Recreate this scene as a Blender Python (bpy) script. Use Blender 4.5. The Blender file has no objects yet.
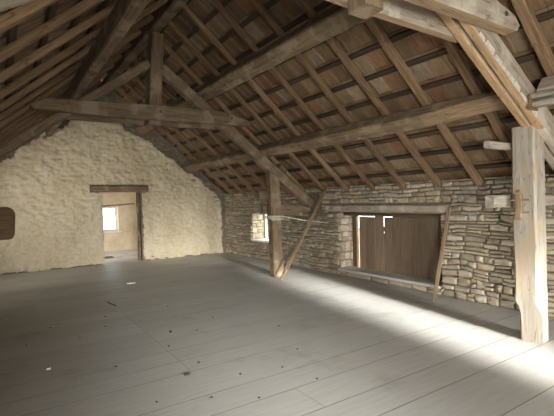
import bpy, bmesh, math, random
from mathutils import Vector, Matrix, noise
random.seed(7)
SC = bpy.context.scene
COL = SC.collection
V = Vector

# ------------------------------------------------------------------ materials
def new_mat(name):
    m = bpy.data.materials.new(name); m.use_nodes = True
    nt = m.node_tree; nt.nodes.clear()
    out = nt.nodes.new('ShaderNodeOutputMaterial'); b = nt.nodes.new('ShaderNodeBsdfPrincipled')
    nt.links.new(b.outputs[0], out.inputs[0])
    b.inputs['Specular IOR Level'].default_value = 0.25
    return m, nt, b
def N(nt, t, **kw):
    n = nt.nodes.new(t)
    for k, v in kw.items():
        if k in n.inputs: n.inputs[k].default_value = v
        else: setattr(n, k, v)
    return n
def ramp(nt, fac, stops):
    r = nt.nodes.new('ShaderNodeValToRGB'); cr = r.color_ramp
    while len(cr.elements) < len(stops): cr.elements.new(0.5)
    for e, (p, c) in zip(cr.elements, stops): e.position = p; e.color = (*c, 1)
    nt.links.new(fac, r.inputs[0]); return r.outputs[0]
def mix(nt, a, b, fac, mode='MIX'):
    m = nt.nodes.new('ShaderNodeMix'); m.data_type = 'RGBA'; m.blend_type = mode
    for sock, val in ((m.inputs[0], fac), (m.inputs[6], a), (m.inputs[7], b)):
        if hasattr(val, 'is_output'): nt.links.new(val, sock)
        elif isinstance(val, (int, float)): sock.default_value = val
        else: sock.default_value = (*val, 1)
    return m.outputs[2]
def coords(nt, scale=(1, 1, 1), src='Object'):
    tc = nt.nodes.new('ShaderNodeTexCoord'); mp = nt.nodes.new('ShaderNodeMapping')
    mp.inputs['Scale'].default_value = scale
    nt.links.new(tc.outputs[src], mp.inputs[0]); return mp.outputs[0]
def noise_tex(nt, vec, scale, detail=5, rough=0.6):
    n = N(nt, 'ShaderNodeTexNoise', Scale=scale, Detail=detail, Roughness=rough)
    nt.links.new(vec, n.inputs['Vector']); return n.outputs[0]
def bump(nt, b, h, strength, dist):
    bp = N(nt, 'ShaderNodeBump', Strength=strength, Distance=dist)
    nt.links.new(h, bp.inputs['Height']); nt.links.new(bp.outputs[0], b.inputs['Normal'])

def wood(name, light, dark, blotch=None, vary=0.3, rough=0.85, grain=18):
    m, nt, b = new_mat(name)
    tc = nt.nodes.new('ShaderNodeTexCoord'); oi = nt.nodes.new('ShaderNodeObjectInfo')
    off = nt.nodes.new('ShaderNodeVectorMath'); off.operation = 'ADD'
    sc = nt.nodes.new('ShaderNodeVectorMath'); sc.operation = 'SCALE'; sc.inputs['Scale'].default_value = 37.0
    cmb = nt.nodes.new('ShaderNodeCombineXYZ')
    nt.links.new(oi.outputs['Random'], cmb.inputs[0]); nt.links.new(oi.outputs['Random'], cmb.inputs[1])
    nt.links.new(cmb.outputs[0], sc.inputs[0])
    nt.links.new(tc.outputs['Object'], off.inputs[0]); nt.links.new(sc.outputs[0], off.inputs[1])
    mp = nt.nodes.new('ShaderNodeMapping'); mp.inputs['Scale'].default_value = (1.0, grain, grain)
    nt.links.new(off.outputs[0], mp.inputs[0])
    g = noise_tex(nt, mp.outputs[0], 1.6, 7, 0.65)
    c = ramp(nt, g, [(0.3, dark), (0.5, tuple((a+d)/2 for a, d in zip(light, dark))), (0.68, light)])
    # fine dark drying cracks along the grain
    mp2 = nt.nodes.new('ShaderNodeMapping'); mp2.inputs['Scale'].default_value = (0.7, 9, 9)
    nt.links.new(off.outputs[0], mp2.inputs[0])
    k = noise_tex(nt, mp2.outputs[0], 2.0, 2, 0.4)
    ck = ramp(nt, k, [(0.0, (1, 1, 1)), (0.478, (1, 1, 1)), (0.495, (0.3, 0.27, 0.24)), (0.512, (1, 1, 1)), (1, (1, 1, 1))])
    c = mix(nt, c, ck, 0.75, 'MULTIPLY')
    if blotch:
        bl = noise_tex(nt, off.outputs[0], 3.2, 5, 0.6)
        f = ramp(nt, bl, [(0.5, (0, 0, 0)), (0.62, (1, 1, 1))])
        c = mix(nt, c, blotch, f)
    hsv = nt.nodes.new('ShaderNodeHueSaturation')
    mr = N(nt, 'ShaderNodeMapRange'); mr.inputs[3].default_value = 1-vary; mr.inputs[4].default_value = 1+vary
    nt.links.new(oi.outputs['Random'], mr.inputs[0]); nt.links.new(mr.outputs[0], hsv.inputs['Value'])
    nt.links.new(c, hsv.inputs['Color']); nt.links.new(hsv.outputs[0], b.inputs['Base Color'])
    b.inputs['Roughness'].default_value = rough
    bump(nt, b, g, 0.5, 0.012)
    return m
def attr_mat(name, rough, nscale, nvec, lo, hi, bstr, bdist, spec=0.2, stain=None):
    """colour of each single stone, tile or board from its own face attribute, times a fine noise"""
    m, nt, b = new_mat(name)
    at = nt.nodes.new('ShaderNodeAttribute'); at.attribute_name = 'tint'
    v = coords(nt, nvec)
    n = noise_tex(nt, v, nscale, 7, 0.65)
    r = ramp(nt, n, [(0.28, (lo,)*3), (0.72, (hi,)*3)])
    c = mix(nt, at.outputs['Color'], r, 1.0, 'MULTIPLY')
    if stain:
        col, sc_, a0, a1 = stain
        s = noise_tex(nt, coords(nt, (1, 1, 1)), sc_, 5, 0.62)
        c = mix(nt, c, col, ramp(nt, s, [(a0, (0, 0, 0)), (a1, (1, 1, 1))]))
    nt.links.new(c, b.inputs['Base Color'])
    b.inputs['Roughness'].default_value = rough; b.inputs['Specular IOR Level'].default_value = spec
    bump(nt, b, n, bstr, bdist)
    return m
def plain(name, c1, c2, scale, rough=0.9, bs=0.4, bd=0.01, vec=(1, 1, 1), metal=0.0):
    m, nt, b = new_mat(name)
    n = noise_tex(nt, coords(nt, vec), scale, 7, 0.65)
    nt.links.new(ramp(nt, n, [(0.3, c1), (0.7, c2)]), b.inputs['Base Color'])
    b.inputs['Roughness'].default_value = rough; b.inputs['Metallic'].default_value = metal
    bump(nt, b, n, bs, bd); return m

M = {}
M['rafter'] = wood('rafter wood', (0.30, 0.195, 0.11), (0.14, 0.085, 0.046), vary=0.22)
M['beam'] = wood('old grey brown oak', (0.235, 0.17, 0.108), (0.105, 0.073, 0.044), blotch=(0.26, 0.20, 0.138), vary=0.08)
M['hewn'] = wood('hewn purlin oak', (0.29, 0.215, 0.135), (0.13, 0.088, 0.052), blotch=(0.33, 0.26, 0.175), vary=0.06)
M['pale'] = wood('limewashed pale oak', (0.41, 0.372, 0.31), (0.23, 0.197, 0.153), blotch=(0.35, 0.28, 0.195), vary=0.04, grain=10)
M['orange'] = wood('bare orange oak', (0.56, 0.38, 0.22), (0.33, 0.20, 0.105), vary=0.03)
M['greyface'] = wood('weathered grey oak', (0.47, 0.40, 0.32), (0.28, 0.23, 0.175), blotch=(0.52, 0.47, 0.39), vary=0.03)
M['dark'] = wood('dark oak', (0.15, 0.105, 0.07), (0.055, 0.038, 0.026), vary=0.1)
M['board'] = wood('weathered door board', (0.25, 0.185, 0.125), (0.11, 0.075, 0.048), vary=0.12)
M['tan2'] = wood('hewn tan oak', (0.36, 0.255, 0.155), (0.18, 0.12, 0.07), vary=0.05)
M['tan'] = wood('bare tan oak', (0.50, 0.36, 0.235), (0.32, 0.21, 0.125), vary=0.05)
M['plank'] = wood('dry plank', (0.34, 0.25, 0.16), (0.18, 0.12, 0.07), vary=0.1)
M['pine'] = wood('fresh pine', (0.62, 0.45, 0.26), (0.48, 0.32, 0.17), vary=0.05)
M['batten'] = wood('dark lath', (0.10, 0.07, 0.045), (0.035, 0.024, 0.016), vary=0.2)
M['lime'] = plain('limewash flakes', (0.50, 0.44, 0.35), (0.80, 0.77, 0.70), 40, bs=0.8)
M['stone'] = attr_mat('rubble stone', 0.95, 9.0, (1, 1, 2.2), 0.62, 1.15, 0.7, 0.02)
M['mortar'] = plain('earth mortar', (0.13, 0.10, 0.068), (0.30, 0.245, 0.175), 14, bs=0.9, bd=0.03)
M['roughwall'] = plain('rough lime wall', (0.40, 0.35, 0.27), (0.55, 0.49, 0.39), 4, bs=0.8, bd=0.03)
M['tile'] = attr_mat('clay roof tile underside', 0.9, 9.0, (1.0, 1.6, 1.0), 0.72, 1.15, 0.4, 0.006)
M['shutter'] = attr_mat('weathered shutter boards', 0.9, 2.2, (1.0, 16, 16), 0.6, 1.2, 0.5, 0.006)
M['floor'] = attr_mat('grey painted floor board', 0.52, 3.0, (0.7, 9.0, 1.0), 0.86, 1.07, 0.22, 0.004, spec=0.4,
                      stain=((0.30, 0.28, 0.245), 1.3, 0.56, 0.82))
M['iron'] = plain('rusty iron', (0.10, 0.06, 0.04), (0.26, 0.15, 0.09), 30, rough=0.7)
M['rope'] = plain('pale rope', (0.50, 0.44, 0.35), (0.66, 0.60, 0.50), 60)
M['paper'] = plain('white scrap', (0.80, 0.79, 0.76), (0.88, 0.87, 0.84), 10)
M['farwall'] = plain('far room plaster', (0.56, 0.46, 0.32), (0.80, 0.69, 0.52), 2.2, bs=0.5)
M['farfloor'] = plain('far room floor', (0.42, 0.39, 0.34), (0.80, 0.78, 0.73), 2.6, bs=0.2)
M['whitepaint'] = plain('white paint', (0.72, 0.70, 0.65), (0.82, 0.80, 0.76), 8, bs=0.1)
def plaster_mat():
    m, nt, b = new_mat('cream lime plaster')
    v = coords(nt)
    n1 = noise_tex(nt, v, 1.1, 5, 0.6); n2 = noise_tex(nt, v, 14, 6, 0.7); n3 = noise_tex(nt, v, 5.0, 6, 0.62)
    c = ramp(nt, n1, [(0.32, (0.56, 0.47, 0.315)), (0.5, (0.64, 0.555, 0.40)), (0.7, (0.70, 0.625, 0.475))])
    c = mix(nt, c, (0.46, 0.38, 0.25), ramp(nt, n3, [(0.60, (0, 0, 0)), (0.78, (1, 1, 1))]))
    c = mix(nt, c, ramp(nt, n2, [(0.3, (0.82,)*3), (0.6, (1.06,)*3)]), 1.0, 'MULTIPLY')
    nt.links.new(c, b.inputs['Base Color']); b.inputs['Roughness'].default_value = 0.95
    bump(nt, b, n2, 0.6, 0.015); return m
M['plaster'] = plaster_mat()
def glass_mat():
    m = bpy.data.materials.new('thin window glass'); m.use_nodes = True
    nt = m.node_tree; nt.nodes.clear()
    out = nt.nodes.new('ShaderNodeOutputMaterial'); mx = nt.nodes.new('ShaderNodeMixShader'); mx.inputs[0].default_value = 0.06
    t = nt.nodes.new('ShaderNodeBsdfTransparent'); t.inputs[0].default_value = (0.93, 0.95, 0.94, 1)
    g = nt.nodes.new('ShaderNodeBsdfGlossy'); g.inputs['Roughness'].default_value = 0.05
    nt.links.new(t.outputs[0], mx.inputs[1]); nt.links.new(g.outputs[0], mx.inputs[2]); nt.links.new(mx.outputs[0], out.inputs[0])
    return m
M['glass'] = glass_mat()

# ------------------------------------------------------------------ object helpers
def tag(o, label=None, cat=None, group=None, kind='thing'):
    if label: o['label'] = label
    if cat: o['category'] = cat
    if group: o['group'] = group
    if kind: o['kind'] = kind
    return o
def empty(name, loc, label, cat, group=None):
    o = bpy.data.objects.new(name, None); COL.objects.link(o); o.location = loc
    o.empty_display_size = 0.1
    return tag(o, label, cat, group)
def link(name, me, mats, parent=None, matrix=None):
    o = bpy.data.objects.new(name, me); COL.objects.link(o)
    for mm in (mats if isinstance(mats, (list, tuple)) else [mats]): me.materials.append(M[mm])
    mw = matrix or Matrix()
    if parent:
        o.parent = parent
        pl = parent.location if parent.parent is None else parent.location + parent.parent.location
        mw = Matrix.Translation(-V(parent['_o']) if '_o' in parent else -V(parent.location)) @ mw
    o.matrix_basis = mw
    return o
def mesh(name, vs, fs, smooth=False):
    me = bpy.data.meshes.new(name); me.from_pydata([tuple(v) for v in vs], [], fs); me.update()
    if smooth:
        for p in me.polygons: p.use_smooth = True
    return me
def frame(p0, p1, up):
    x = (V(p1)-V(p0)).normalized(); z = V(up) - x*V(up).dot(x)
    z.normalize(); y = z.cross(x)
    m = Matrix((x, y, z)).transposed().to_4x4(); m.translation = V(p0); return m
def beam(name, p0, p1, w, h, mat, up=(0, 0, 1), parent=None, rough=0.012, bev=0.012, seg=None, bow=0.0, taper=1.0,
         mat_of=None, notch=None):
    """hewn timber: local X along its length, local Z = up; the section only ever shrinks inwards; two vertices per corner"""
    L = (V(p1)-V(p0)).length
    seg = seg or max(2, int(L/0.16))
    vs, fs, mi = [], [], []
    sd = random.uniform(0, 500)
    def nz(a, b): return 0.5+0.5*noise.noise(V((a, b, sd)))
    for i in range(seg+1):
        t = i/seg; x = t*L; k = 1+(taper-1)*t
        hw, hh = w/2*k, h/2*k
        d = [rough*2*nz(x*1.7, 10*j)+rough*0.8*nz(x*7, 10*j+5) for j in range(4)]   # in from +y, +z, -y, -z
        b = [bev*(0.6+1.2*nz(x*2.3, 77+9*j)) for j in range(4)]
        y1, z1, y0, z0 = hw-d[0], hh-d[1], -hw+d[2], -hh+d[3]
        bz = -bow*4*t*(1-t)
        if notch: y0, z0 = notch(x, y0, z0)
        ring = [(y1, z0+b[0]), (y1, z1-b[1]), (y1-b[1], z1), (y0+b[2], z1), (y0, z1-b[2]), (y0, z0+b[3]), (y0+b[3], z0), (y1-b[0], z0)]
        vs += [(x, yy, zz+bz) for yy, zz in ring]
    lab = ['+y', 'c', '+z', 'c2', '-y', 'c3', '-z', 'c4']
    for i in range(seg):
        for j in range(8):
            a = i*8+j; b_ = i*8+(j+1) % 8
            fs.append((a, b_, b_+8, a+8)); mi.append(mat_of(lab[j], i/seg) if mat_of else 0)
    fs.append(tuple(reversed(range(8)))); fs.append(tuple(seg*8+j for j in range(8))); mi += [0, 0]
    fs = [tuple(reversed(f)) for f in fs]
    me = mesh(name, vs, fs)
    o = link(name, me, mat, parent, frame(p0, p1, up))
    for p, k in zip(me.polygons, mi): p.material_index = k
    return o
def prism(name, poly, axis_pt, depth, mat, parent=None, bev=0.012):
    """polygon in XZ, extruded along +Y from y; bevelled; local X is the world X"""
    y = axis_pt
    cx = sum(p[0] for p in poly)/len(poly); cz = sum(p[1] for p in poly)/len(poly)
    n = len(poly)
    vs = [(p[0]-cx, 0, p[1]-cz) for p in poly]+[(p[0]-cx, depth, p[1]-cz) for p in poly]
    fs = [tuple(range(n)), tuple(reversed(range(n, 2*n)))]+[(i, i+n, (i+1) % n+n, (i+1) % n) for i in range(n)]
    bm = bmesh.new()
    bv = [bm.verts.new(v) for v in vs]
    for f in fs: bm.faces.new([bv[i] for i in f])
    bmesh.ops.recalc_face_normals(bm, faces=bm.faces)
    bmesh.ops.bevel(bm, geom=list(bm.edges), offset=bev, segments=1, affect='EDGES')
    me = bpy.data.meshes.new(name); bm.to_mesh(me); bm.free()
    o = link(name, me, mat, parent, Matrix.Translation((cx, y, cz)))
    if isinstance(mat, list):
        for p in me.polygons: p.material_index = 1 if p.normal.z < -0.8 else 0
    return o
def boxm(vs, fs, lo, hi):
    b = len(vs)
    vs += [(x, y, z) for x in (lo[0], hi[0]) for y in (lo[1], hi[1]) for z in (lo[2], hi[2])]
    fs += [tuple(b+i for i in f) for f in ((0, 1, 3, 2), (4, 6, 7, 5), (0, 4, 5, 1), (2, 3, 7, 6), (0, 2, 6, 4), (1, 5, 7, 3))]
def boxes(name, lst, mat, parent=None):
    vs, fs = [], []
    for lo, hi in lst: boxm(vs, fs, lo, hi)
    return link(name, mesh(name, vs, fs), mat, parent)
def cyl(name, p0, p1, r, mat, parent=None, n=10, r2=None):
    m = frame(p0, p1, (0, 0, 1) if abs((V(p1)-V(p0)).normalized().z) < 0.9 else (0, 1, 0)); L = (V(p1)-V(p0)).length
    r2 = r if r2 is None else r2
    vs = [(x, rr*math.cos(2*math.pi*i/n), rr*math.sin(2*math.pi*i/n)) for x, rr in ((0, r), (L, r2)) for i in range(n)]
    fs = [(i, (i+1) % n, n+(i+1) % n, n+i) for i in range(n)]+[tuple(reversed(range(n))), tuple(range(n, 2*n))]
    return link(name, mesh(name, vs, fs), mat, parent, m)
def tube(name, pts, r, mat, n=6):
    pts = [V(p) for p in pts]; vs, fs = [], []
    for i, p in enumerate(pts):
        t = (pts[min(i+1, len(pts)-1)]-pts[max(i-1, 0)]).normalized()
        a = t.cross(V((0.13, 0.21, 1))).normalized(); b = t.cross(a)
        vs += [p+a*r*math.cos(2*math.pi*k/n)+b*r*math.sin(2*math.pi*k/n) for k in range(n)]
    for i in range(len(pts)-1):
        for k in range(n): fs.append((i*n+k, i*n+(k+1) % n, (i+1)*n+(k+1) % n, (i+1)*n+k))
    fs += [tuple(reversed(range(n))), tuple(range(len(vs)-n, len(vs)))]
    return link(name, mesh(name, vs, fs, True), mat)
def tint(me, cols):
    a = me.color_attributes.new('tint', 'FLOAT_COLOR', 'CORNER')
    for p, c in zip(me.polygons, cols):
        for li in p.loop_indices: a.data[li].color = (*c, 1)
def struct(o): o['kind'] = 'structure'; return o

# ------------------------------------------------------------------ layout (metres; X across, Y along the ridge, Z up)
XR, XL, YG, YN = 5.85, -1.15, 11.8, -4.2        # stone wall, opposite wall, plastered gable, gable behind the camera
RX, RZ, S = 2.35, 4.764, 0.86                    # ridge position, rafter soffit at the ridge, roof pitch
A = math.atan(S); CA, SA = math.cos(A), math.sin(A)
def soffit(x): return RZ-S*abs(x-RX)
DOOR = (2.27, 3.28, 1.93)
WIN = (9.28, 10.18, 0.51, 1.24)
HATCH = (4.14, 6.58, 0.0, 1.32)
RAFT_Y = [0.66+0.705*i for i in range(16)]
RAFT_Y = [1.97 if 2.0 < y < 2.1 else y for y in RAFT_Y if y < 11.6]

# ------------------------------------------------------------------ floor
def build_floor():
    vs, fs, cols = [], [], []
    ys = [YN-0.2]
    fixed = [1.62, 2.14, 2.47, 2.87, 3.2, 3.74, 4.05]
    y = YN-0.2
    while y < 1.2: y += random.uniform(0.38, 0.5); ys.append(y)
    ys = [q for q in ys if q < 1.25]+fixed
    y = fixed[-1]
    while y < YG+0.5: y += random.uniform(0.33, 0.5); ys.append(y)
    for i in range(len(ys)-1):
        y0, y1 = ys[i], ys[i+1]
        xs = [XL-0.2]
        if 3.2 < y0 < 6.3: xs.append(1.46)
        elif random.random() < 0.6: xs.append(random.uniform(0.3, 5.0))
        xs.append(XR+0.2)
        for j in range(len(xs)-1):
            g = 0.002; t = random.uniform(0.93, 1.05)
            b = len(vs); z = 0.0
            x0, x1 = xs[j]+g, xs[j+1]-g
            n = 8
            tilt = random.uniform(-0.0004, 0.0004)
            for q in range(n+1):
                x = x0+(x1-x0)*q/n
                w = 0.0015*noise.noise(V((x*0.8, y0, 3)))
                vs += [(x, y0+g+w, -0.03), (x, y0+g+w, z), (x, y0+g+0.002+w, z+tilt), (x, y1-g-0.002, z-tilt), (x, y1-g, z), (x, y1-g, -0.03)]
            for q in range(n):
                for r in range(5):
                    a = b+q*6+r
                    fs.append((a, a+6, a+7, a+1)); cols.append((0.505*t, 0.50*t, 0.47*t) if r == 2 else (0.20, 0.185, 0.16))
            fs.append(tuple(b+r for r in range(6))); fs.append(tuple(b+n*6+r for r in reversed(range(6))))
            cols += [(0.2, 0.18, 0.16)]*2
    b = len(vs)
    vs += [(XL-0.2, YN-0.2, -0.03), (XR+0.2, YN-0.2, -0.03), (XR+0.2, YG+0.5, -0.03), (XL-0.2, YG+0.5, -0.03)]
    fs.append((b, b+1, b+2, b+3)); cols.append((0.05, 0.04, 0.03))
    me = mesh('floor', vs, fs); tint(me, cols)
    struct(link('floor', me, 'floor'))
build_floor()

# ------------------------------------------------------------------ rubble masonry
STONES = [(0.56, 0.48, 0.36), (0.52, 0.44, 0.325), (0.60, 0.525, 0.405), (0.47, 0.395, 0.285), (0.55, 0.455, 0.32), (0.54, 0.48, 0.385), (0.43, 0.355, 0.255)]
def stones(vs, fs, cols, place, u0, u1, v0, v1, keep, hmin=0.035, hmax=0.105, lmin=0.10, lmax=0.40, out=0.055, dark=1.0):
    """courses of irregular stones on a wall; place(u, v, d) gives the point d in front of the wall face"""
    v = v0
    while v < v1:
        h = random.uniform(hmin, hmax) if random.random() < 0.8 else random.uniform(hmax, hmax*1.35)
        h = min(h, v1-v)
        if h < 0.02: break
        u = u0-random.uniform(0, lmax)
        while u < u1:
            L = random.uniform(lmin, lmax)*(1.0 if h < 0.1 else 0.8)
            a, b_ = max(u, u0), min(u+L, u1)
            um, vm = (a+b_)/2, v+h/2
            if b_-a > 0.04:
                rects = keep(a, b_, v, v+h)
                for (ra, rb, rv0, rv1) in rects:
                    if rb-ra < 0.03 or rv1-rv0 < 0.02: continue
                    sub = 2 if (h > 0.09 and random.random() < 0.25) else 1
                    for s in range(sub):
                        q0 = rv0+(rv1-rv0)*s/sub; q1 = rv0+(rv1-rv0)*(s+1)/sub
                        stone(vs, fs, cols, place, ra, rb, q0, q1, out, dark)
            u += L
        v += h
def stone(vs, fs, cols, place, a, b, v0, v1, out, dark):
    g = random.uniform(0.003, 0.009); a += g; b -= g; v0 += g*0.7; v1 -= g*0.7
    if b-a < 0.02 or v1-v0 < 0.015: return
    w, h = b-a, v1-v0
    d = random.uniform(0.35, 1.0)*out
    jw = lambda k=0.10: random.uniform(-k, k)
    n = len(vs)
    c = min(h*0.22, 0.022)
    # outline with 8 points so the edges are not straight
    base = [(a, v0), ((a+b)/2+jw()*w, v0+random.uniform(0, .10)*h), (b, v0), (b-random.uniform(0, .06)*w, (v0+v1)/2+jw()*h), (b, v1),
            ((a+b)/2+jw()*w, v1-random.uniform(0, .10)*h), (a, v1), (a+random.uniform(0, .06)*w, (v0+v1)/2+jw()*h)]
    cor = {0: (1, 1), 2: (-1, 1), 4: (-1, -1), 6: (1, -1)}
    o = []
    for i, (p, q) in enumerate(base):
        if i in cor: p += cor[i][0]*random.uniform(0, .09)*w*0.6; q += cor[i][1]*random.uniform(0, .22)*h
        o.append((p, q))
    cu, cv = (a+b)/2, (v0+v1)/2
    for p, q in o: vs.append(place(p, q, -0.02))
    for p, q in o: vs.append(place(p, q, d*0.62))
    for p, q in o:
        k1 = max(0.0, 1-2*c*1.3/w); k2 = max(0.0, 1-2*c/h)
        vs.append(place(cu+(p-cu)*k1, cv+(q-cv)*k2, d*random.uniform(0.86, 1.0)))
    vs.append(place(cu+jw(.2)*w, cv+jw(.2)*h, d*random.uniform(0.95, 1.12)))
    for r in (0, 8):
        for i in range(8):
            j = (i+1) % 8; fs.append((n+r+i, n+r+j, n+r+8+j, n+r+8+i))
    for i in range(8): fs.append((n+16+i, n+16+(i+1) % 8, n+24))
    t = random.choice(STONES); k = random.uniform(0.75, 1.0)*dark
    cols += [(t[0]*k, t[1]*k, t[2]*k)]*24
def sub_rect(r, hole):
    """the parts of the rectangle r (a, b, v0, v1) outside the hole, cut left and right of it only"""
    a, b, v0, v1 = r; ha, hb, h0, h1 = hole
    vm = (v0+v1)/2
    if b <= ha or a >= hb or v1 <= h0 or v0 >= h1: return [r]
    if vm <= h0: return [(a, b, v0, h0)]
    if vm >= h1: return [(a, b, h1, v1)]
    out = []
    if a < ha: out.append((a, ha, v0, v1))
    if b > hb: out.append((hb, b, v0, v1))
    return out

def build_wall_right():
    T = 0.5
    holes = [WIN, (HATCH[0], HATCH[1], HATCH[2], HATCH[3]), (3.965, 6.935, 1.30, 1.49)]
    holes += [(6.56, 7.10, 1.57, 1.75)]
    holes += [(2.40, 2.58, 1.40, 1.66), (7.10, 7.62, 1.27, 1.72), (1.98, 2.42, 1.28, 1.76)]
    # rafter beds
    raf = [(y-0.075, y+0.075, 1.74, 9) for y in RAFT_Y]
    top = soffit(XR)+0.13
    def keep(a, b, v0, v1):
        rs = [(a, b, v0, v1)]
        for h in holes+raf: rs = [q for r in rs for q in sub_rect(r, h)]
        return rs
    vs, fs, cols = [], [], []
    def place(u, v, d):
        k = min(1.0, v/0.25, max(0.0, top-v)/0.25)
        for (a, b, c, e) in holes:
            k = min(k, max(a-u, u-b, c-v, v-e, 0.0)/0.22)
        du = (0.03*noise.noise(V((u*3.1, v*5, 6)))+0.012*noise.noise(V((u*11, v*13, 8))))*k
        dv = (0.05*noise.noise(V((u*0.9, v*1.2, 1)))+0.028*noise.noise(V((u*3.7, v*3, 4)))+0.010*noise.noise(V((u*12, v*9, 5))))*k
        return (XR+0.035-d*0.9-0.012*noise.noise(V((u*0.8, v*0.8, 2)))-0.012*noise.noise(V((u*14, v*18, 9)))*min(1, d*30), u+du, v+dv)
    stones(vs, fs, cols, place, 0.4, YG+0.02, 0.0, top-0.03, keep)
    # stones of the reveals: hatch jamb on the gable side, window jambs
    def jamb(y, sgn, x0, x1, z0, z1, slope=0.0):
        def pl(u, v, d): return (u, y+slope*(u-x0)-sgn*(d*0.5-0.004), v)
        stones(vs, fs, cols, pl, x0, x1, z0, z1, lambda a, b, q, r: [(a, b, q, r)], lmin=0.16, lmax=0.34, hmin=0.08, hmax=0.17)
    jamb(HATCH[1]+0.0, 1, XR+0.03, 6.28, 0.14, 1.30)
    jamb(WIN[1]+0.0, 1, XR+0.03, 6.27, WIN[2], WIN[3], 0.0)
    me = mesh('wall_right', vs, fs); tint(me, cols)
    o = struct(link('wall_right', me, ['stone', 'mortar']))
    # mortar core behind the stones, with the real openings left free
    vs, fs = [], []
    X0, X1 = XR+0.06, XR+T+0.1
    def bx(y0, y1, z0, z1): boxm(vs, fs, (X0, y0, z0), (X1, y1, z1))
    bx(YN-0.2, HATCH[0], 0, top); bx(HATCH[0], HATCH[1], HATCH[3], top)
    bx(HATCH[0], HATCH[1], -0.03, 0.10)
    bx(HATCH[1], WIN[0], 0, top); bx(WIN[0], WIN[1], 0, WIN[2]); bx(WIN[0], WIN[1], WIN[3], top); bx(WIN[1], YG+0.5, 0, top)
    vs = [(x, y, min(z, soffit(x)+0.10) if z > 1.6 else z) for x, y, z in vs]
    link('core', mesh('core', vs, fs), 'mortar', o)
build_wall_right()

# the raised ledge in the shuttered opening
o = struct(link('trim_1', (lambda: (lambda vs, fs: (boxm(vs, fs, (5.84, HATCH[0]+0.02, 0.105), (6.27, HATCH[1]-0.02, 0.15)), mesh('trim_1', vs, fs))[1])([], []))(), 'floor'))
tint(o.data, [(0.50, 0.485, 0.45)]*6)
def ledge_front():
    vs, fs, cols = [], [], []
    stones(vs, fs, cols, lambda u, v, d: (XR+0.03-d*0.5, u, v), HATCH[0], HATCH[1], 0.005, 0.10, lambda a, b, q, r: [(a, b, q, min(r, 0.103))], hmin=0.09, hmax=0.1, lmin=0.3, lmax=0.7)
    me = mesh('ledge', vs, fs); tint(me, cols); struct(link('trim_2', me, 'stone'))
ledge_front()

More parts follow.
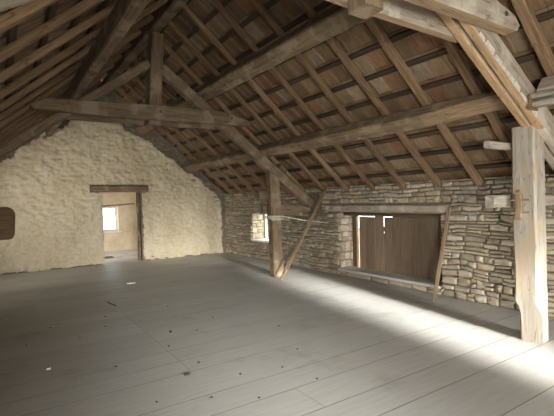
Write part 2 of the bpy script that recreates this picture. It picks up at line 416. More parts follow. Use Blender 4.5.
# ------------------------------------------------------------------ plastered gable
EDGE = [(-1.3, 1.62), (-0.62, 2.12), (0.03, 2.63), (0.30, 2.80), (0.45, 3.04), (0.80, 3.22), (0.99, 3.47), (1.38, 3.56), (1.51, 3.66), (1.60, 3.90),
        (1.85, 3.98), (2.40, 4.0), (2.74, 3.93), (2.90, 3.62), (3.25, 3.50), (3.62, 3.30), (3.80, 3.08), (4.2, 2.88), (4.6, 2.50), (5.0, 2.30), (5.21, 2.08), (5.55, 1.86), (5.72, 1.62), (5.76, 1.0), (5.70, 0.0)]
def edge_z(x):
    for (a, za), (b, zb) in zip(EDGE, EDGE[1:]):
        if a <= x <= b: return za+(zb-za)*(x-a)/max(b-a, 1e-6)
    return -1 if x > 5.7 else 1.5
def build_gable():
    Y0, Y1 = YG+0.045, YG+0.47
    # masonry body with the doorway left open, under the line of the roof
    vs, fs = [], []
    top = lambda x: soffit(x)+0.12
    def slab(xs, zlo):
        b = len(vs)
        for x in xs: vs.extend([(x, Y0, zlo), (x, Y0, top(x)), (x, Y1, zlo), (x, Y1, top(x))])
        for i in range(len(xs)-1):
            a = b+4*i; c = a+4
            fs.extend([(a, c, c+1, a+1), (a+2, a+3, c+3, c+2), (a+1, c+1, c+3, a+3), (a, a+2, c+2, c)])
        fs.append((b, b+1, b+3, b+2)); e = b+4*(len(xs)-1); fs.append((e, e+2, e+3, e+1))
    slab([XL-0.3, 0.5, DOOR[0]], 0); slab([DOOR[0], RX, DOOR[1]], DOOR[2]); slab([DOOR[1], 4.5, XR+0.4], 0)
    wall = struct(link('wall_back', mesh('wall_back', vs, fs), 'mortar'))
    # bare stones along the roof line and in the corner
    sv, sf, sc = [], [], []
    def keep(a, b, v0, v1):
        um, vm = (a+b)/2, (v0+v1)/2
        if vm > min(soffit(a), soffit(b))+0.05 or vm > soffit(um)-0.01: return []
        if vm < min(edge_z(a), edge_z(b))-0.22: return []
        r = [(a, b, v0, v1)]
        for h in ((4.50, 4.98, 2.30, 2.75), (3.18, 3.66, 3.30, 3.80), (1.04, 1.50, 3.30, 3.80), (-0.3, 0.06, 2.33, 2.7), (2.18, 2.42, 4.2, 4.6)): r = [q for k in r for q in sub_rect(k, h)]
        return r
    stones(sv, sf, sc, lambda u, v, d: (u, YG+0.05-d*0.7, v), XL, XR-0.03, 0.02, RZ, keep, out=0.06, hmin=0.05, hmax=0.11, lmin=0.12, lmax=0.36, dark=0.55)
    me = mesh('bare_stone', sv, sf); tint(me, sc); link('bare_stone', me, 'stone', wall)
    # thick lumpy lime plaster
    d = 0.03; nx = int((XR-XL)/d)+1; nz = int(4.2/d)+1
    def inside(x, z):
        e = 0.05*noise.noise(V((x*6, z*6, 9)))+0.03*noise.noise(V((x*17, z*17, 4)))
        if z > edge_z(x)+e or x > 5.74+e: return False
        if z < 0.015+0.03*max(0, noise.noise(V((x*4, 0, 5)))): return False
        if DOOR[0]-0.01 < x < DOOR[1]+0.05+e*0.6 and z < DOOR[2]+0.17: return False
        if 1.97 < x < 3.49 and 1.93 < z < 2.13: return False
        return True
    def lump(x, z):
        p = V((x*2.6, z*4.4, 1.3))
        a = noise.noise(p)*0.5+noise.noise(p*2.3)*0.36+noise.noise(p*4.6)*0.26
        r = abs(noise.noise(V((x*4.6, z*9.5, 8.0))))
        r2 = abs(noise.noise(V((x*9.0, z*17, 3.0))))
        return YG+0.008-0.055*a-0.055*(0.35-r)-0.028*(0.3-r2)
    bm = bmesh.new(); grid = {}
    for i in range(nx):
        for j in range(nz):
            x, z = XL+i*d, j*d
            if not inside(x+d/2, z+d/2): continue
            q = []
            for (ii, jj) in ((i, j), (i+1, j), (i+1, j+1), (i, j+1)):
                if (ii, jj) not in grid:
                    xx, zz = XL+ii*d, jj*d
                    jx = 0.014*noise.noise(V((xx*23, zz*23, 2))); jz = 0.014*noise.noise(V((xx*23, zz*23, 7)))
                    grid[(ii, jj)] = bm.verts.new((xx+jx, lump(xx, zz), max(0.0, zz+jz)))
                q.append(grid[(ii, jj)])
            bm.faces.new(q)
    seen, best = set(), []
    for f0 in bm.faces:
        if f0 in seen: continue
        comp, st = [], [f0]; seen.add(f0)
        while st:
            f = st.pop(); comp.append(f)
            for e in f.edges:
                for g in e.link_faces:
                    if g not in seen: seen.add(g); st.append(g)
        best.append(comp)
    best.sort(key=len)
    for comp in best[:-1]:
        if len(comp) < 900: bmesh.ops.delete(bm, geom=comp, context='FACES')
    be = [e for e in bm.edges if e.is_boundary]
    r = bmesh.ops.extrude_edge_only(bm, edges=be)
    for v in [g for g in r['geom'] if isinstance(g, bmesh.types.BMVert)]: v.co.y = YG+0.05
    bmesh.ops.recalc_face_normals(bm, faces=bm.faces)
    me = bpy.data.meshes.new('plaster'); bm.to_mesh(me); bm.free()
    for p in me.polygons: p.use_smooth = abs(p.normal.y) > 0.5
    link('plaster', me, 'plaster', wall)
    # plaster lining of the doorway jamb nearest the bare side
    boxes('door_lining', [((DOOR[0]-0.03, YG+0.0, 0.0), (DOOR[0]+0.005, YG+0.47, DOOR[2]))], 'plaster', wall)
build_gable()

# ------------------------------------------------------------------ walls out of view (they carry the daylight openings)
def wall_low():
    vs, fs = [], []
    top = soffit(XL)+0.12
    X0, X1 = XL-0.5, XL
    W = (-3.3, -1.5, 0.6, 1.66)
    U = (8.5, 9.8, 0.55, 1.66)
    boxm(vs, fs, (X0, YN-0.2, 0), (X1, W[0], top)); boxm(vs, fs, (X0, W[1], 0), (X1, U[0], top)); boxm(vs, fs, (X0, U[1], 0), (X1, YG+0.4, top))
    boxm(vs, fs, (X0, U[0], 0), (X1, U[1], U[2])); boxm(vs, fs, (X0, U[0], U[3]), (X1, U[1], top))
    boxm(vs, fs, (X0, W[0], 0), (X1, W[1], W[2])); boxm(vs, fs, (X0, W[0], W[3]), (X1, W[1], top))
    struct(link('wall_left', mesh('wall_left', vs, fs), 'roughwall'))
wall_low()
OPA = (2.75, 3.95, 0.0, 2.05); OPB = (-0.75, 0.75, 0.0, 2.05)
def wall_near():
    vs, fs = [], []
    Y0, Y1 = YN-0.35, YN
    top = lambda x: soffit(x)+0.12
    def slab(x0, x1, zlo, zt0=None, zt1=None):
        b = len(vs); t0 = top(x0) if zt0 is None else zt0; t1 = top(x1) if zt1 is None else zt1
        vs.extend([(x0, Y0, zlo), (x1, Y0, zlo), (x1, Y0, t1), (x0, Y0, t0), (x0, Y1, zlo), (x1, Y1, zlo), (x1, Y1, t1), (x0, Y1, t0)])
        fs.extend([tuple(b+i for i in f) for f in ((0, 1, 2, 3), (7, 6, 5, 4), (0, 4, 5, 1), (3, 2, 6, 7), (0, 3, 7, 4), (1, 5, 6, 2))])
    slab(XL-0.3, OPB[0], 0); slab(OPB[0], OPB[1], OPB[3]); slab(OPB[1], RX, 0); slab(RX, OPA[0], 0); slab(OPA[0], OPA[1], OPA[3]); slab(OPA[1], XR+0.4, 0)
    struct(link('wall_front', mesh('wall_front', vs, fs), 'roughwall'))
wall_near()

# ------------------------------------------------------------------ roof covering: rows of clay tiles
ROW = 0.29            # horizontal run of one batten course
RAFT_H = 0.09
def row_runs():
    r = 0.10
    out = []
    while RX+r < XR+0.35: out.append(r); r += ROW
    return out
def build_roof(side):
    TC = [(0.34, 0.225, 0.13), (0.29, 0.19, 0.105), (0.37, 0.26, 0.16), (0.31, 0.21, 0.12), (0.27, 0.175, 0.10), (0.40, 0.30, 0.20), (0.33, 0.185, 0.105)]
    vs, fs, cols = [], [], []
    th = RAFT_H+0.055          # height above the soffit, square to the roof, where the tiles lie
    dn = V((side*CA, 0, -SA)); up = V((side*SA, 0, CA)); yy = V((0, 1, 0))
    def tile(run, y, w, L, c):
        top = V((RX+side*run, y, RZ-S*run))+up*th
        lift = 0.028
        def P(a, b, h): return top+dn*a+yy*b+up*(h+lift*a/L)
        def blk(a0, a1, b0, b1, h0, h1, c):
            n = len(vs)
            vs.extend([P(a, b, h) for a in (a0, a1) for b in (b0, b1) for h in (h0, h1)])
            fs.extend([tuple(n+i for i in f) for f in ((0, 1, 3, 2), (4, 6, 7, 5), (0, 4, 5, 1), (2, 3, 7, 6), (0, 2, 6, 4), (1, 5, 7, 3))]); cols.extend([c]*6)
        blk(-0.03, L, 0.002, w-0.002, 0.004, 0.02, c)
        lt = tuple(min(1, q*1.12) for q in c)
        blk(0.02, L-0.03, 0.012, 0.034, -0.008, 0.004, lt)
        blk(0.02, L-0.03, w-0.04, w-0.022, -0.008, 0.004, lt)
    runs = row_runs()
    for run in runs:
        y = YN-0.3+random.uniform(-0.02, 0.02)
        while y < YG+0.2:
            c = random.choice(TC); k = random.uniform(0.6, 0.86)
            tile(run, y, 0.235, ROW/CA+0.05, (c[0]*k, c[1]*k, c[2]*k)); y += 0.235
    # unseen sheet over the whole tiling, added to stop light leaking in
    def strip(r0, r1, h):
        n = len(vs)
        for r in (r0, r1):
            for y in (YN-0.35, YG+0.45):
                for hh in (h, h+0.02): vs.append(V((RX+side*r, y, RZ-S*r))+up*hh)
        fs.extend([tuple(n+i for i in f) for f in ((0, 1, 3, 2), (4, 6, 7, 5), (0, 4, 5, 1), (2, 3, 7, 6), (0, 2, 6, 4), (1, 5, 7, 3))]); cols.extend([(0.2, 0.14, 0.09)]*6)
    strip(-0.16, 4.3, th+0.055)
    me = mesh('ceiling', vs, fs); tint(me, cols)
    struct(link('ceiling', me, 'tile'))
build_roof(1); build_roof(-1)

ORD = ['first', 'second', 'third', 'fourth', 'fifth', 'sixth', 'seventh', 'eighth', 'ninth', 'tenth', 'eleventh', 'twelfth', 'thirteenth', 'fourteenth', 'fifteenth', 'sixteenth', 'seventeenth']
SIDE = {1: 'roof slope above the shuttered opening', -1: 'roof slope facing the shutters'}
SG = {1: 'above the shuttered opening', -1: 'facing the shutters'}
for side in (1, -1):
    up = V((side*SA, 0, CA))
    runs = row_runs(); nb = -1
    for k, run in enumerate(reversed(runs)):
        if RX+side*run > XR-0.12 or RX+side*run < XL+0.12: continue
        nb += 1
        pz = RAFT_H+0.022
        c = V((RX+side*run, 0, RZ-S*run))+up*pz
        c += V((side*CA, 0, -SA))*0.03
        o = beam('roof_batten', (c.x, YN+0.03, c.z), (c.x, YG-0.03, c.z), 0.075, 0.040, 'batten', up=up, rough=0.002, bev=0.003, seg=20)
        tag(o, 'dark tile lath of the %s, %s up from the eaves' % (SIDE[side], ORD[nb]), 'batten', 'tile laths of the slope '+SG[side])
    n = 0
    ys = sorted(RAFT_Y, reverse=True)
    for y in ys:
        if side == -1 and y < 1.2: continue
        yj = y if side == 1 else y-0.06
        r0 = 0.125
        r1 = XR-RX+0.02 if side == 1 else RX-XL+0.02
        up_ = up
        w = random.uniform(0.10, 0.128)
        d = up*(RAFT_H/2)
        p0 = V((RX+side*r0, yj, RZ-S*r0))+d; p1 = V((RX+side*r1, yj+random.uniform(-0.02, 0.02), RZ-S*r1))+d
        o = beam('rafter', p0, p1, w, RAFT_H, 'rafter', up=up, rough=0.006, bev=0.008)
        tag(o, 'brown rafter of the %s, %s counted from the plastered gable' % (SIDE[side], ORD[n]), 'rafter', 'rafters of the slope '+SG[side])
        n += 1

# ------------------------------------------------------------------ purlins and ridge
def purlin(side, xoff, h, w, y0, y1, mat, label, name='purlin', group='purlins', **kw):
    x = RX+side*xoff
    up = V((side*SA, 0, CA))
    c = V((x, 0, soffit(x)-0.003))-up*(h/2)
    o = beam(name, (c.x, y0, c.z), (c.x, y1, c.z), w, h, mat, up=up, rough=0.012, bev=0.018, **kw)
    return tag(o, label, 'beam', group)
UP, LP = 1.10, 2.37          # distance of upper and lower purlins from the ridge
purlin(1, UP, 0.335, 0.27, 0.3, YG-0.03, 'hewn', 'long grey upper purlin under the rafters of the shuttered side')
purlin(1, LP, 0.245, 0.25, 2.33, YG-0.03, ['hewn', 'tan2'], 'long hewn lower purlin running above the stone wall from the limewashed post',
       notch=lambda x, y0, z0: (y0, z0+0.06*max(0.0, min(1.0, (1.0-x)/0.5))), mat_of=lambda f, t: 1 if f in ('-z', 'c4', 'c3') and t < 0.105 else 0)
purlin(1, LP, 0.245, 0.25, 0.3, 2.05, 'greyface', 'short grey lower purlin on the viewer\'s side of the limewashed post')
o = beam('purlin', (1.06, 0.9, 3.435), (1.06, YG-0.03, 3.435), 0.15, 0.27, 'beam', rough=0.008, bev=0.015)
tag(o, 'dark upper purlin on the slope facing the shutters, passing over the dark truss', 'beam', 'purlins')
purlin(-1, 2.58, 0.10, 0.22, 5.0, YG-0.03, 'beam', 'low purlin near the eaves of the slope facing the shutters')
o = beam('ridge_beam', (RX, 0.8, 4.665), (RX, YG-0.03, 4.665), 0.21, 0.19, 'beam', rough=0.01, bev=0.02)
tag(o, 'ridge beam along the peak of the roof, resting on the king posts', 'beam')

# ------------------------------------------------------------------ trusses
def low(x): return 3.60-0.71*(x-2.66)       # underside of the principal rafter, ridge side of the shutters
def truss(Y, near, label):
    low = (lambda x: 2.39-0.62*(x-4.53)) if near else globals()['low']
    root = empty('roof_truss', (RX, Y, 0), label, 'truss', 'roof trusses')
    dz = 0.30 if near else 0.26
    def princ(side):
        x0, x1 = RX+0.11, (XR-0.0 if side == 1 else 2*RX-XL-0.0)
        hi = near and side == -1
        dd = 0.12 if hi else 0.20 if side == -1 else dz
        f = (lambda x: 2.46+0.64*(2*RX-0.02-x)+0.06) if hi else (lambda x: low(x)+dz/2+(0 if near else 0.045*(5-x)))
        if side == -1 and not near: f = lambda x: 2.30+0.735*(2*RX-0.02-x)+dd/2
        if hi: x1 = 2*RX+0.55
        p0 = V((RX+side*(x0-RX), Y, f(x0))); p1 = V((RX+side*(x1-RX-0.09), Y, f(x1-0.09)))
        hh = dd*math.cos(math.atan(0.71)); up = V((side*0.71, 0, 1)).normalized()
        if near and side == 1:
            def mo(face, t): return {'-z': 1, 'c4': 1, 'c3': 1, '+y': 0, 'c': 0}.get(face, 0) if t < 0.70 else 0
            # two timbers side by side, bare orange oak below, grey towards the viewer's end of the loft
            a = V((0, -0.058, 0)); b = V((0, 0.058, 0))
            beam('principal_rafter', p0+a, p1+a, 0.104, hh, ['greyface', 'orange'], up=up, parent=root, rough=0.004, bev=0.01, mat_of=mo)
            beam('principal_rafter', p0+b, p1+b, 0.100, hh, ['greyface', 'orange'], up=up, parent=root, rough=0.004, bev=0.01, mat_of=mo)
            # remains of limewash along the front arris
            vs, fs = [], []
            L = (p1-p0).length; m = frame(p0, p1, up)
            t = 1.35
            while t < 2.55:
                l = random.uniform(0.05, 0.17)
                q = len(vs); y0 = -0.1125 if m.col[1].y > 0 else 0.1125
                sg = -1 if y0 < 0 else 1
                zlo = -hh/2
                wv = random.uniform(0.03, 0.062)
                pts = [(t, y0, zlo+0.004), (t+l, y0, zlo+0.004), (t+l*0.9, y0, zlo+wv), (t+l*0.12, y0, zlo+wv*random.uniform(.7, 1))]
                for (a1, b1, c1) in pts: vs.append(m @ V((a1, b1-sg*0.012, c1)))
                for (a1, b1, c1) in pts: vs.append(m @ V((a1, b1+sg*0.001, c1)))
                fs += [(q+4, q+5, q+6, q+7), (q, q+1, q+5, q+4), (q+1, q+2, q+6, q+5), (q+2, q+3, q+7, q+6), (q+3, q, q+4, q+7)]
                t += l+random.uniform(0.001, 0.012)
            fl = link('limewash', mesh('limewash', vs, fs), 'lime', root); fl['label'] = 'flaking white limewash along the edge'
        else:
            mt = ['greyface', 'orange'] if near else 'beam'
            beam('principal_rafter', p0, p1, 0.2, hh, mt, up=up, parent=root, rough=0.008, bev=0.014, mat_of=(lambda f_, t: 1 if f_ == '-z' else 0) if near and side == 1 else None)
    princ(1); princ(-1)
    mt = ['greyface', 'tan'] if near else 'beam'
    poly = [(0.46, 3.03), (0.40, 3.10), (0.62, 3.22), (2.3, 3.28), (3.55, 3.285), (4.05, 3.17), (4.17, 3.12), (4.10, 3.05), (2.3, 3.02)]
    if near: poly = [(0.74, 3.06), (0.68, 3.13), (0.9, 3.25), (2.3, 3.32), (3.32, 3.32), (3.88, 3.20), (3.97, 3.12), (3.93, 3.065), (2.3, 3.05)]
    f0, f1 = (-0.255, -0.115) if near else (-0.26, -0.16)
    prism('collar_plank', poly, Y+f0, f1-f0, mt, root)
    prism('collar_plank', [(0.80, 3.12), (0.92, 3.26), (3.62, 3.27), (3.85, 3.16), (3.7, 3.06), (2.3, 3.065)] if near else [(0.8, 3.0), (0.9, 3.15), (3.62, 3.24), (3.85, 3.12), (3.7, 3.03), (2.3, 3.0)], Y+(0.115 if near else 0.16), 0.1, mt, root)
    kx0, kx1 = (2.27, 2.30) if near else (2.28, 2.40)
    beam('king_post', (kx0, Y, 2.96), (kx1, Y, 4.565), 0.2 if near else 0.23, 0.215 if near else 0.30, 'hewn' if near else 'beam', up=(0, 1, 0), parent=root, rough=0.006, bev=0.012)
    # posts under the principals
    for side in (1, -1):
        x = 4.84 if side == 1 else (-0.50 if near else -0.32)
        zt = low(4.72 if side == 1 else 4.72)-0.0
        if near and side == 1:
            def notch(t, y0, z0): return y0, z0
            yy = Y+0.095
            h0 = low(4.72)
            def nt_(xl, y0, z0):
                # a bite out of the foot on the room side
                if xl < 0.33: return y0+0.045*min(1, (0.36-xl)/0.05), z0
                return y0, z0
            p = beam('post', (4.84, yy, 0.0), (4.80, yy, 2.05), 0.25, 0.275, 'pale', up=(0, 1, 0), parent=root, rough=0.008, bev=0.018, seg=34, notch=None)
            # cut the head to the slope and bite the foot
            m = p.data
            for v in m.vertices:
                xw = 4.835
            mw = p.matrix_basis
            for v in m.vertices:
                w = mw @ v.co; wx = w.x+RX
                if w.z > 1.95: w.z = (low(wx) if wx < 4.96 else low(4.96))+0.03
                if w.z < 0.40 and w.x+RX < 4.80 and w.y > -0.02:      # room-side far corner eaten away at the foot
                    k = min(1.0, (0.40-w.z)/0.06); w.y -= 0.055*k; 
                v.co = mw.inverted() @ w
            p['label'] = 'limewashed post worn away at the foot'
        else:
            yy = Y
            p = beam('post', (x+0.0, yy, 0.0), (x-side*0.06, yy, 1.985), 0.27, 0.22, 'beam', up=(0, 1, 0), parent=root, rough=0.01, bev=0.015, seg=20)
            mw = p.matrix_basis
            for v in p.data.vertices:
                w = mw @ v.co
                if w.z > 1.8:
                    xr = w.x+RX
                    w.z = (low(xr) if side == 1 else (2.46+0.64*(xr-0.02) if near else 2.30+0.735*(xr-0.02)))+0.012
                v.co = mw.inverted() @ w
    # short ties from post to wall
    if near:
        beam('tie', (4.40, Y+0.30, 1.525), (XR+0.03, Y+0.30, 1.51), 0.11, 0.15, 'pale', parent=root, rough=0.006)
        beam('strut', (4.34, Y+0.29, 2.135), (4.98, Y+0.29, 2.135), 0.08, 0.09, 'pale', parent=root, rough=0.004)
    else:
        beam('tie', (4.60, Y+0.17, 1.405), (XR+0.03, Y+0.17, 1.405), 0.10, 0.20, 'beam', parent=root, rough=0.008)
        t = prism('tie', [(XL+0.02, 1.13), (0.10, 1.13), (0.145, 1.15), (0.165, 1.20), (0.182, 1.47), (0.172, 1.53), (0.14, 1.575), (0.08, 1.60), (XL+0.02, 1.61)], Y-0.27, 0.15, 'rafter', root, bev=0.015)
        t['label'] = 'dark rounded tie end'
    # cleats that stop the purlins sliding
    for side in (1, -1):
        for off in (UP, LP):
            if near and (side == -1 or off == LP): continue
            xo = RX+off+0.135+0.13
            zc = low(xo)+dz
            up = V((side*0.71, 0, 1)).normalized(); al = V((side, 0, -0.71)).normalized()
            c = V((RX+side*(xo-RX), Y, zc))+up*0.06
            if side == -1:
                xx = 0.80 if off == UP else -0.42
                c = V((xx, Y, 2.30+0.735*(xx-0.02)+0.20))+up*0.06
            beam('cleat', c-al*0.11, c+al*0.11, 0.19, 0.13, 'greyface' if near else 'beam', up=up, parent=root, rough=0.005, bev=0.02, seg=3, taper=0.75)
    for px in (0.92, 2.35, 3.72):
        cyl('peg', (px, Y+f0-0.012, 3.17), (px, Y+f0+0.05, 3.17), 0.022, 'dark', root)
    return root
T1 = truss(7.36, False, 'dark timber truss standing across the middle of the loft before the plastered gable')
T2 = truss(2.19, True, 'pale near truss with limewashed post, orange underside and broad collar planks')

# wooden catch with pegs on the pale post
ct = empty('wooden_catch', (4.70, 2.30, 1.4), 'small brown wooden block with two pegs fixed to the limewashed post', 'catch')
beam('block', (4.652, 2.315, 1.32), (4.652, 2.315, 1.60), 0.10, 0.055, 'hewn', up=(-1, 0, 0), parent=ct, rough=0.004, bev=0.015, seg=5)
for z in (1.535, 1.40):
    cyl('peg', (4.645, 2.39, z), (4.645, 2.20, z), 0.011, 'plank', ct)
cyl('nail', (4.680, 2.33, 1.63), (4.655, 2.33, 1.63), 0.018, 'iron', ct)

# pale double timber beside the near truss, with a brown wedge
o = empty('purlin_bearer', (4.5, 1.2, 2.5), 'cream split timber bearer beside the limewashed post, under the lower purlin', 'beam')
beam('layer', (4.43, 0.2, 2.555), (4.43, 2.06, 2.555), 0.15, 0.075, 'pale', parent=o, rough=0.008, bev=0.01)
beam('layer', (4.43, 0.2, 2.475), (4.43, 2.03, 2.475), 0.15, 0.075, 'pale', parent=o, rough=0.008, bev=0.01)
w = beam('wedge', (4.36, 2.05, 2.50), (4.50, 2.05, 2.50), 0.04, 0.16, 'rafter', parent=o, rough=0.004, bev=0.006, seg=2); w['label'] = 'brown wedge'

# ------------------------------------------------------------------ timber in the stone wall
o = beam('opening_lintel', (XR+0.01, 3.99, 1.395), (XR+0.01, 6.91, 1.395), 0.09, 0.15, 'greyface', rough=0.006, bev=0.02)
tag(o, 'long grey timber lintel over the shuttered opening', 'lintel')
o = beam('inner_lintel', (6.06, HATCH[0]+0.02, 1.27), (6.06, HATCH[1]-0.05, 1.27), 0.16, 0.09, 'dark', rough=0.01, bev=0.015)
tag(o, 'dark inner lintel directly above the board shutters', 'lintel')
o = beam('wall_pad', (XR+0.0, 6.57, 1.66), (XR+0.0, 7.09, 1.66), 0.11, 0.165, 'greyface', rough=0.008, bev=0.015)
tag(o, 'grey wooden pad in the stone wall at the leaning plank\'s top', 'timber')

# shutters
def leaf(name_label, y0, y1, gaps, tops):
    r = empty('shutter', (6.22, y0, 0.15), name_label, 'shutter', 'board shutters')
    vs, fs = [], []
    n = len(gaps)+1; w = (y1-y0)/n; y = y0
    for i in range(n):
        g = gaps[i] if i < len(gaps) else 0.0
        t = tops[i]
        x = 6.20+random.uniform(-0.009, 0.009)
        if t == 1.202 or (i == 1 and t < 1.3 and tops[-1] < 1.22):
            cut = 0.022 if i == 1 else 0.0
            boxm(vs, fs, (x, y+0.002, 0.151), (x+0.026, y+w-g, 0.90)); boxm(vs, fs, (x, y+0.002, 0.90), (x+0.026, y+w-g-cut, t))
        else: boxm(vs, fs, (x, y+0.002, 0.151), (x+0.026, y+w-g, t))
        y += w
    ton = [random.uniform(0.8, 1.25) for _ in range(40)]
    pn = link('board_panel', mesh('board_panel', [(z-0.15, yy-y0, x-6.2) for x, yy, z in vs], [tuple(reversed(f)) for f in fs]), 'shutter', r,
              Matrix(((0, 0, 1, 6.2), (0, 1, 0, y0), (1, 0, 0, 0.15), (0, 0, 0, 1))))
    tint(pn.data, [(0.215*ton[p.index//6], 0.155*ton[p.index//6], 0.105*ton[p.index//6]) for p in pn.data.polygons])
    for z in (0.42, 0.98):
        beam('ledge_rail', (6.245, y0+0.04, z), (6.245, y1-0.04, z), 0.03, 0.11, 'board', parent=r, rough=0.003, bev=0.004)
    return r
leaf('weathered board shutter leaf with a bright slit, beside the pale pine strip', 5.189, 6.297, [0.005, 0.004, 0.005, 0.006], [1.25, 1.217, 1.25, 1.217, 1.216])
leaf('weathered board shutter leaf next to the leaning stick', 4.20, 5.185, [0.003, 0.004, 0.005, 0.004], [1.25]*5)
fr = empty('shutter_surround', (6.2, 6.3, 0.15), 'pine strip and dark jamb framing the board shutters', 'frame')
beam('pine_strip', (6.19, 6.33, 0.152), (6.19, 6.33, 1.222), 0.05, 0.05, 'pine', up=(-1, 0, 0), parent=fr, rough=0.002, bev=0.004)
beam('dark_jamb', (6.19, 4.165, 0.152), (6.19, 4.165, 1.222), 0.045, 0.06, 'dark', up=(-1, 0, 0), parent=fr, rough=0.004, bev=0.006)
# side cheek outside the pine strip
o = beam('jamb_board', (6.27, 6.47, 0.152), (6.27, 6.47, 1.222), 0.19, 0.03, 'board', up=(-1, 0, 0), rough=0.003, bev=0.004)
tag(o, 'narrow board closing the gap between pine strip and stone jamb', 'board')

# small window in the stone wall
wf = struct(empty('window_1', (6.3, WIN[0], WIN[2]), 'small bright window low in the stone wall near the corner', 'window'))
xw = 6.29
boxes('window_frame', [((xw, WIN[0], WIN[2]), (xw+0.05, WIN[0]+0.05, WIN[3])), ((xw, WIN[1]-0.06, WIN[2]), (xw+0.05, WIN[1], WIN[3])), ((xw, WIN[0]+0.05, WIN[3]-0.05), (xw+0.05, WIN[1]-0.06, WIN[3])),
      ((xw, WIN[0]+0.05, WIN[2]), (xw+0.05, WIN[1]-0.06, WIN[2]+0.04)), ((xw, 9.71, WIN[2]+0.04), (xw+0.04, 9.745, WIN[3]-0.05))], 'whitepaint', wf)
boxes('pane', [((xw+0.02, WIN[0]+0.05, WIN[2]+0.04), (xw+0.024, WIN[1]-0.06, WIN[3]-0.05))], 'glass', wf)
boxes('window_sill', [((XR-0.01, WIN[0]+0.005, WIN[2]-0.03), (xw, WIN[1]-0.005, WIN[2]+0.006))], 'whitepaint', wf)

# ------------------------------------------------------------------ loose timbers, rope, litter
o = beam('leaning_plank', (4.63, 6.90, 0.018), (5.77, 6.86, 1.76), 0.095, 0.03, 'plank', up=(-0.84, -0.15, 0.53), rough=0.003, bev=0.005)
tag(o, 'brown plank leaning aslant against the stone wall beside the dark truss post', 'plank')
o = beam('leaning_stick', (5.40, 3.94, 0.012), (5.765, 3.90, 1.43), 0.06, 0.028, 'plank', up=(-0.96, -0.15, 0.25), rough=0.002, bev=0.004)
tag(o, 'thin wooden stick leaning upright at the edge of the shuttered opening', 'stick')
def rope():
    y0, y1, x0, x1 = 7.232, 7.488, 4.648, 4.956
    loops = []
    for k in range(3):
        z = 1.19+0.028*k
        loops += [(x0, y0, z), (x1, y0, z+0.004), (x1, y1, z+0.01), (x0, y1, z+0.02)]
    loops += [(x0, y0, 1.27), (x1-0.02, y0-0.02, 1.262)]
    a = V((x1-0.02, y0-0.02, 1.262)); b = V((5.80, 6.8, 1.10))
    for i in range(1, 9):
        t = i/8; p = a.lerp(b, t); p.z -= 0.03*4*t*(1-t); loops.append(tuple(p))
    o = tube('rope', loops, 0.011, 'rope')
    tag(o, 'pale rope tied round the dark truss post and stretched to the stone wall', 'rope')
rope()
def scrap(name, x, y, w, d, h, rz, mat, label, cat, group=None):
    """a crumpled little piece lying on the boards"""
    n = 5; vs, fs = [], []
    for i in range(n):
        for j in range(n):
            u, v = i/(n-1)-0.5, j/(n-1)-0.5
            e = 1+0.25*noise.noise(V((u*3, v*3, x*9)))
            vs.append((u*w*e, v*d*e, 0.003+h*(0.5+0.5*noise.noise(V((u*5, v*5, y*7))))))
    for i in range(n):
        for j in range(n): vs.append((vs[i*n+j][0]*0.96, vs[i*n+j][1]*0.96, 0.0005))
    q = n*n
    for i in range(n-1):
        for j in range(n-1):
            a = i*n+j; fs.append((a, a+n, a+n+1, a+1)); fs.append((q+a, q+a+1, q+a+n+1, q+a+n))
    per = [(i, 0) for i in range(n)]+[(n-1, j) for j in range(1, n)]+[(i, n-1) for i in range(n-2, -1, -1)]+[(0, j) for j in range(n-2, 0, -1)]
    ids = [i*n+j for i, j in per]
    for a, b in zip(ids, ids[1:]+ids[:1]): fs.append((a, q+a, q+b, b))
    m = Matrix.Translation((x, y, 0.0008)) @ Matrix.Rotation(rz, 4, 'Z')
    o = link(name, mesh(name, vs, fs), mat, None, m)
    return tag(o, label, cat, group)
scrap('paper_scrap', 2.14, 8.61, 0.13, 0.10, 0.02, 0.4, 'paper', 'white scrap lying on the boards in front of the doorway', 'scrap')
scrap('paper_scrap', 0.35, 4.65, 0.035, 0.03, 0.012, 1.0, 'paper', 'tiny pale crumb alone on the shaded floor boards', 'scrap')
o = beam('wood_splinter', (1.40, 7.18, 0.012), (1.46, 6.82, 0.012), 0.035, 0.02, 'dark', rough=0.004, bev=0.005, seg=4)
tag(o, 'dark splinter of wood lying across a board joint', 'splinter')
scrap('dirt_clod', 1.40, 3.69, 0.05, 0.035, 0.014, 0.3, 'dark', 'dark dirt crumb at the end of the long board joint', 'dirt', )
scrap('dirt_clod', 1.71, 5.04, 0.05, 0.03, 0.012, 1.3, 'dark', 'dark crumb on the boards beyond the joint', 'dirt')
for x, y in [(1.0, 3.33), (1.39, 3.14), (1.52, 4.55), (0.75, 5.5), (0.5, 6.2), (1.1, 5.8), (2.0, 4.9), (2.4, 5.3), (1.8, 3.4), (2.2, 3.3), (1.7, 2.9), (2.3, 2.9), (1.2, 6.3), (2.1, 6.3), (0.9, 4.3), (1.6, 3.9), (2.9, 4.4), (2.6, 3.6), (3.6, 6.8), (0.2, 5.6)]:
    scrap('dirt_crumb', x, y, random.uniform(0.015, 0.028), random.uniform(0.012, 0.02), 0.008, random.uniform(0, 3), 'dark', 'one of the tiny dark crumbs scattered over the floor boards', 'dirt', 'tiny dark crumbs scattered over the boards')

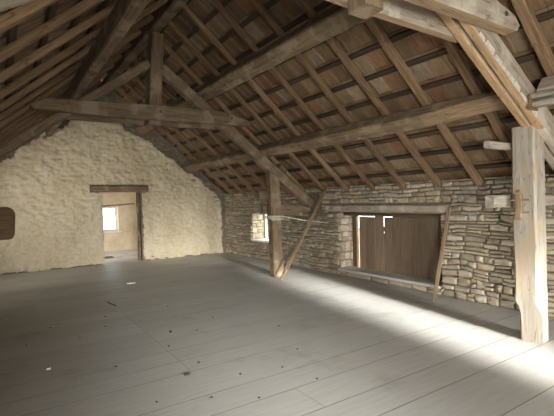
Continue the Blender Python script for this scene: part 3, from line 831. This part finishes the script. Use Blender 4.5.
# ------------------------------------------------------------------ doorway and the room beyond
o = beam('door_lintel', (2.0, YG-0.005, 2.03), (3.46, YG-0.005, 2.01), 0.09, 0.18, 'hewn', rough=0.010, bev=0.02)
tag(o, 'rough wooden lintel over the doorway in the plastered gable', 'lintel')
o = beam('door_jamb_post', (3.222, YG+0.13, 0.0), (3.226, YG+0.13, 1.915), 0.16, 0.10, 'hewn', up=(1, 0, 0), rough=0.012, bev=0.012)
tag(o, 'worn wooden jamb post inside the doorway of the plastered gable', 'jamb')
for z0, z1, xx in ((1.50, 1.92, 3.17), (0.85, 1.35, 3.185), (0.1, 0.72, 3.185)):
    o = beam('door_rebate', (xx, YG+0.03, z0), (xx+0.004, YG+0.03, z1), 0.035, 0.05, 'dark', up=(1, 0, 0), rough=0.008, bev=0.008)
    tag(o, {1.50: 'dark stub of door frame under the doorway lintel', 0.85: 'dark stub of door frame halfway up the doorway', 0.1: 'dark stub of door frame near the doorway floor'}[z0], 'frame')
o = beam('door_rail', (2.18, YG+0.055, 1.545), (3.15, YG+0.20, 1.60), 0.04, 0.045, 'plank', rough=0.004, bev=0.006)
tag(o, 'thin wooden rail fixed across the doorway at head height', 'rail')
def far_room():
    Y0, Y1, X0, X1, H = YG+0.47, 15.0, 0.6, 6.0, 2.7
    vs, fs = [], []
    boxm(vs, fs, (X0, Y0-0.0, -0.05), (X1, Y1+0.3, -0.004))
    struct(link('floor', mesh('floor', vs, fs), 'farfloor'))
    boxes('x', [], 'farwall') if False else None
    W = (2.62, 3.38, 0.68, 1.52)
    vs, fs = [], []
    boxm(vs, fs, (X0, Y1, 0), (W[0], Y1+0.35, H)); boxm(vs, fs, (W[1], Y1, 0), (X1, Y1+0.35, H))
    boxm(vs, fs, (W[0], Y1, 0), (W[1], Y1+0.35, W[2])); boxm(vs, fs, (W[0], Y1, W[3]), (W[1], Y1+0.35, H))
    struct(link('wall_far', mesh('wall_far', vs, fs), 'farwall'))
    vs, fs = [], []
    boxm(vs, fs, (X1, Y0, 0), (X1+0.2, Y1+0.35, H)); 
    struct(link('wall_side', mesh('wall_side', vs, fs), 'farwall'))
    vs, fs = [], []
    Wl = (12.7, 14.3, 0.5, 1.9)
    boxm(vs, fs, (X0-0.2, Y0, 0), (X0, Wl[0], H)); boxm(vs, fs, (X0-0.2, Wl[1], 0), (X0, Y1+0.35, H))
    boxm(vs, fs, (X0-0.2, Wl[0], 0), (X0, Wl[1], Wl[2])); boxm(vs, fs, (X0-0.2, Wl[0], Wl[3]), (X0, Wl[1], H))
    struct(link('wall_side', mesh('wall_side', vs, fs), 'farwall'))
    vs, fs = [], []
    boxm(vs, fs, (X0-0.2, Y0, H), (X1+0.2, Y1+0.35, H+0.1)); struct(link('ceiling', mesh('ceiling', vs, fs), 'farwall'))
    wf = struct(empty('window_2', (W[0], Y1, W[2]), 'white framed window in the room beyond the doorway', 'window'))
    yw = Y1+0.16
    boxes('window_frame', [((W[0], yw, W[2]), (W[0]+0.06, yw+0.06, W[3])), ((W[1]-0.07, yw, W[2]), (W[1], yw+0.06, W[3])), ((W[0]+0.06, yw, W[3]-0.07), (W[1]-0.07, yw+0.06, W[3])), ((W[0]+0.06, yw, W[2]), (W[1]-0.07, yw+0.06, W[2]+0.06)),
          ], 'whitepaint', wf)
    boxes('pane', [((W[0]+0.06, yw+0.03, W[2]+0.06), (W[1]-0.07, yw+0.034, W[3]-0.07))], 'glass', wf)
    boxes('window_sill', [((W[0]-0.08, Y1-0.05, W[2]-0.05), (W[1]+0.08, yw, W[2]))], 'whitepaint', wf)
    o = beam('hanging_cord', (2.5, 14.9, 1.75), (3.55, 14.95, 2.35), 0.012, 0.012, 'rope', rough=0.0, bev=0.002, seg=3)
    tag(o, 'thin slanting cord on the wall of the room beyond the doorway', 'cord')
    scrap('debris', 2.55, 13.2, 0.5, 0.3, 0.04, 0.2, 'beam', 'low dark scatter of debris on the bright floor beyond the doorway', 'debris')
far_room()

# ------------------------------------------------------------------ outside ground, sky and daylight
vs, fs = [], []
boxm(vs, fs, (-40, -40, -3.1), (46, 50, -3.0)); struct(link('ground', mesh('ground', vs, fs), plain and 'roughwall'))
w = bpy.data.worlds.new('sky'); SC.world = w; w.use_nodes = True
bg = w.node_tree.nodes['Background']; bg.inputs[0].default_value = (0.93, 0.97, 1.0, 1); bg.inputs[1].default_value = 8.0
def area(name, loc, to, sx, sy, power, color, spread):
    l = bpy.data.lights.new(name, 'AREA'); l.shape = 'RECTANGLE'; l.size = sx; l.size_y = sy; l.energy = power; l.color = color
    l.spread = math.radians(spread)
    o = bpy.data.objects.new(name, l); COL.objects.link(o); o.location = loc
    o.rotation_euler = (V(to)-V(loc)).to_track_quat('-Z', 'Y').to_euler(); return o
WARM = (1.0, 0.98, 0.925)
# daylight falling in through the openings behind the viewpoint, with added fill lamps
area('daylight_gable_door', (3.28, YN-0.4, 1.1), (3.28+1.5, YN-0.4+10, 1.1-1.75), 0.8, 1.8, 60, WARM, 6)
area('fill_gable_door', (3.28, YN-0.35, 1.1), (3.28+2.2, YN-0.4+10, 1.1-1.6), 0.9, 1.8, 38, WARM, 30)  # broader fill lamp, added to brighten the floor beside the band
area('daylight_gable_opening', (0.0, YN-0.4, 1.1), (2.6, YN-0.4+10, 1.1-1.9), 1.4, 1.8, 68, WARM, 24)
area('fill_gable_opening', (0.0, YN-0.3, 1.15), (1.2, 4.0, 0.9), 1.4, 1.8, 90, WARM, 110)  # wide fill lamp added in the same opening for general brightness
area('daylight_side_window', (XL-0.55, -2.4, 1.15), (4.2, 2.6, 0.5), 1.7, 1.0, 215, WARM, 100)
area('daylight_far_window', (XL-0.45, 9.15, 1.15), (1.6, 11.8, 2.0), 1.2, 1.0, 42, (1.0, 0.95, 0.85), 100)
area('daylight_stone_window', (6.75, 9.2, 1.25), (6.0, 10.15, 0.75), 0.6, 0.6, 60, WARM, 150)
area('daylight_far_room', (0.35, 13.5, 1.3), (3.0, 13.6, 0.6), 1.5, 1.3, 35, WARM, 150)

# ------------------------------------------------------------------ camera
R0, R1, R2 = V((0.83320643, -0.55239596, -0.02501487)), V((-0.03132973, -0.00199421, -0.99950711)), V((0.55207381, 0.83357947, -0.018968))
cam = bpy.data.cameras.new('camera'); co = bpy.data.objects.new('camera', cam); COL.objects.link(co)
cam.sensor_fit = 'HORIZONTAL'; cam.sensor_width = 36; cam.lens = 418*36/554; cam.clip_start = 0.02
m = Matrix((R0, -R1, -R2)).transposed().to_4x4(); m.translation = (0, 0, 1.6); co.matrix_world = m
SC.camera = co
vs_ = SC.view_settings; vs_.view_transform = 'Standard'; vs_.look = 'None'; vs_.gamma = 1; vs_.use_curve_mapping = False
vs_.exposure = -0.1
SC.cycles.max_bounces = 10; SC.cycles.diffuse_bounces = 6
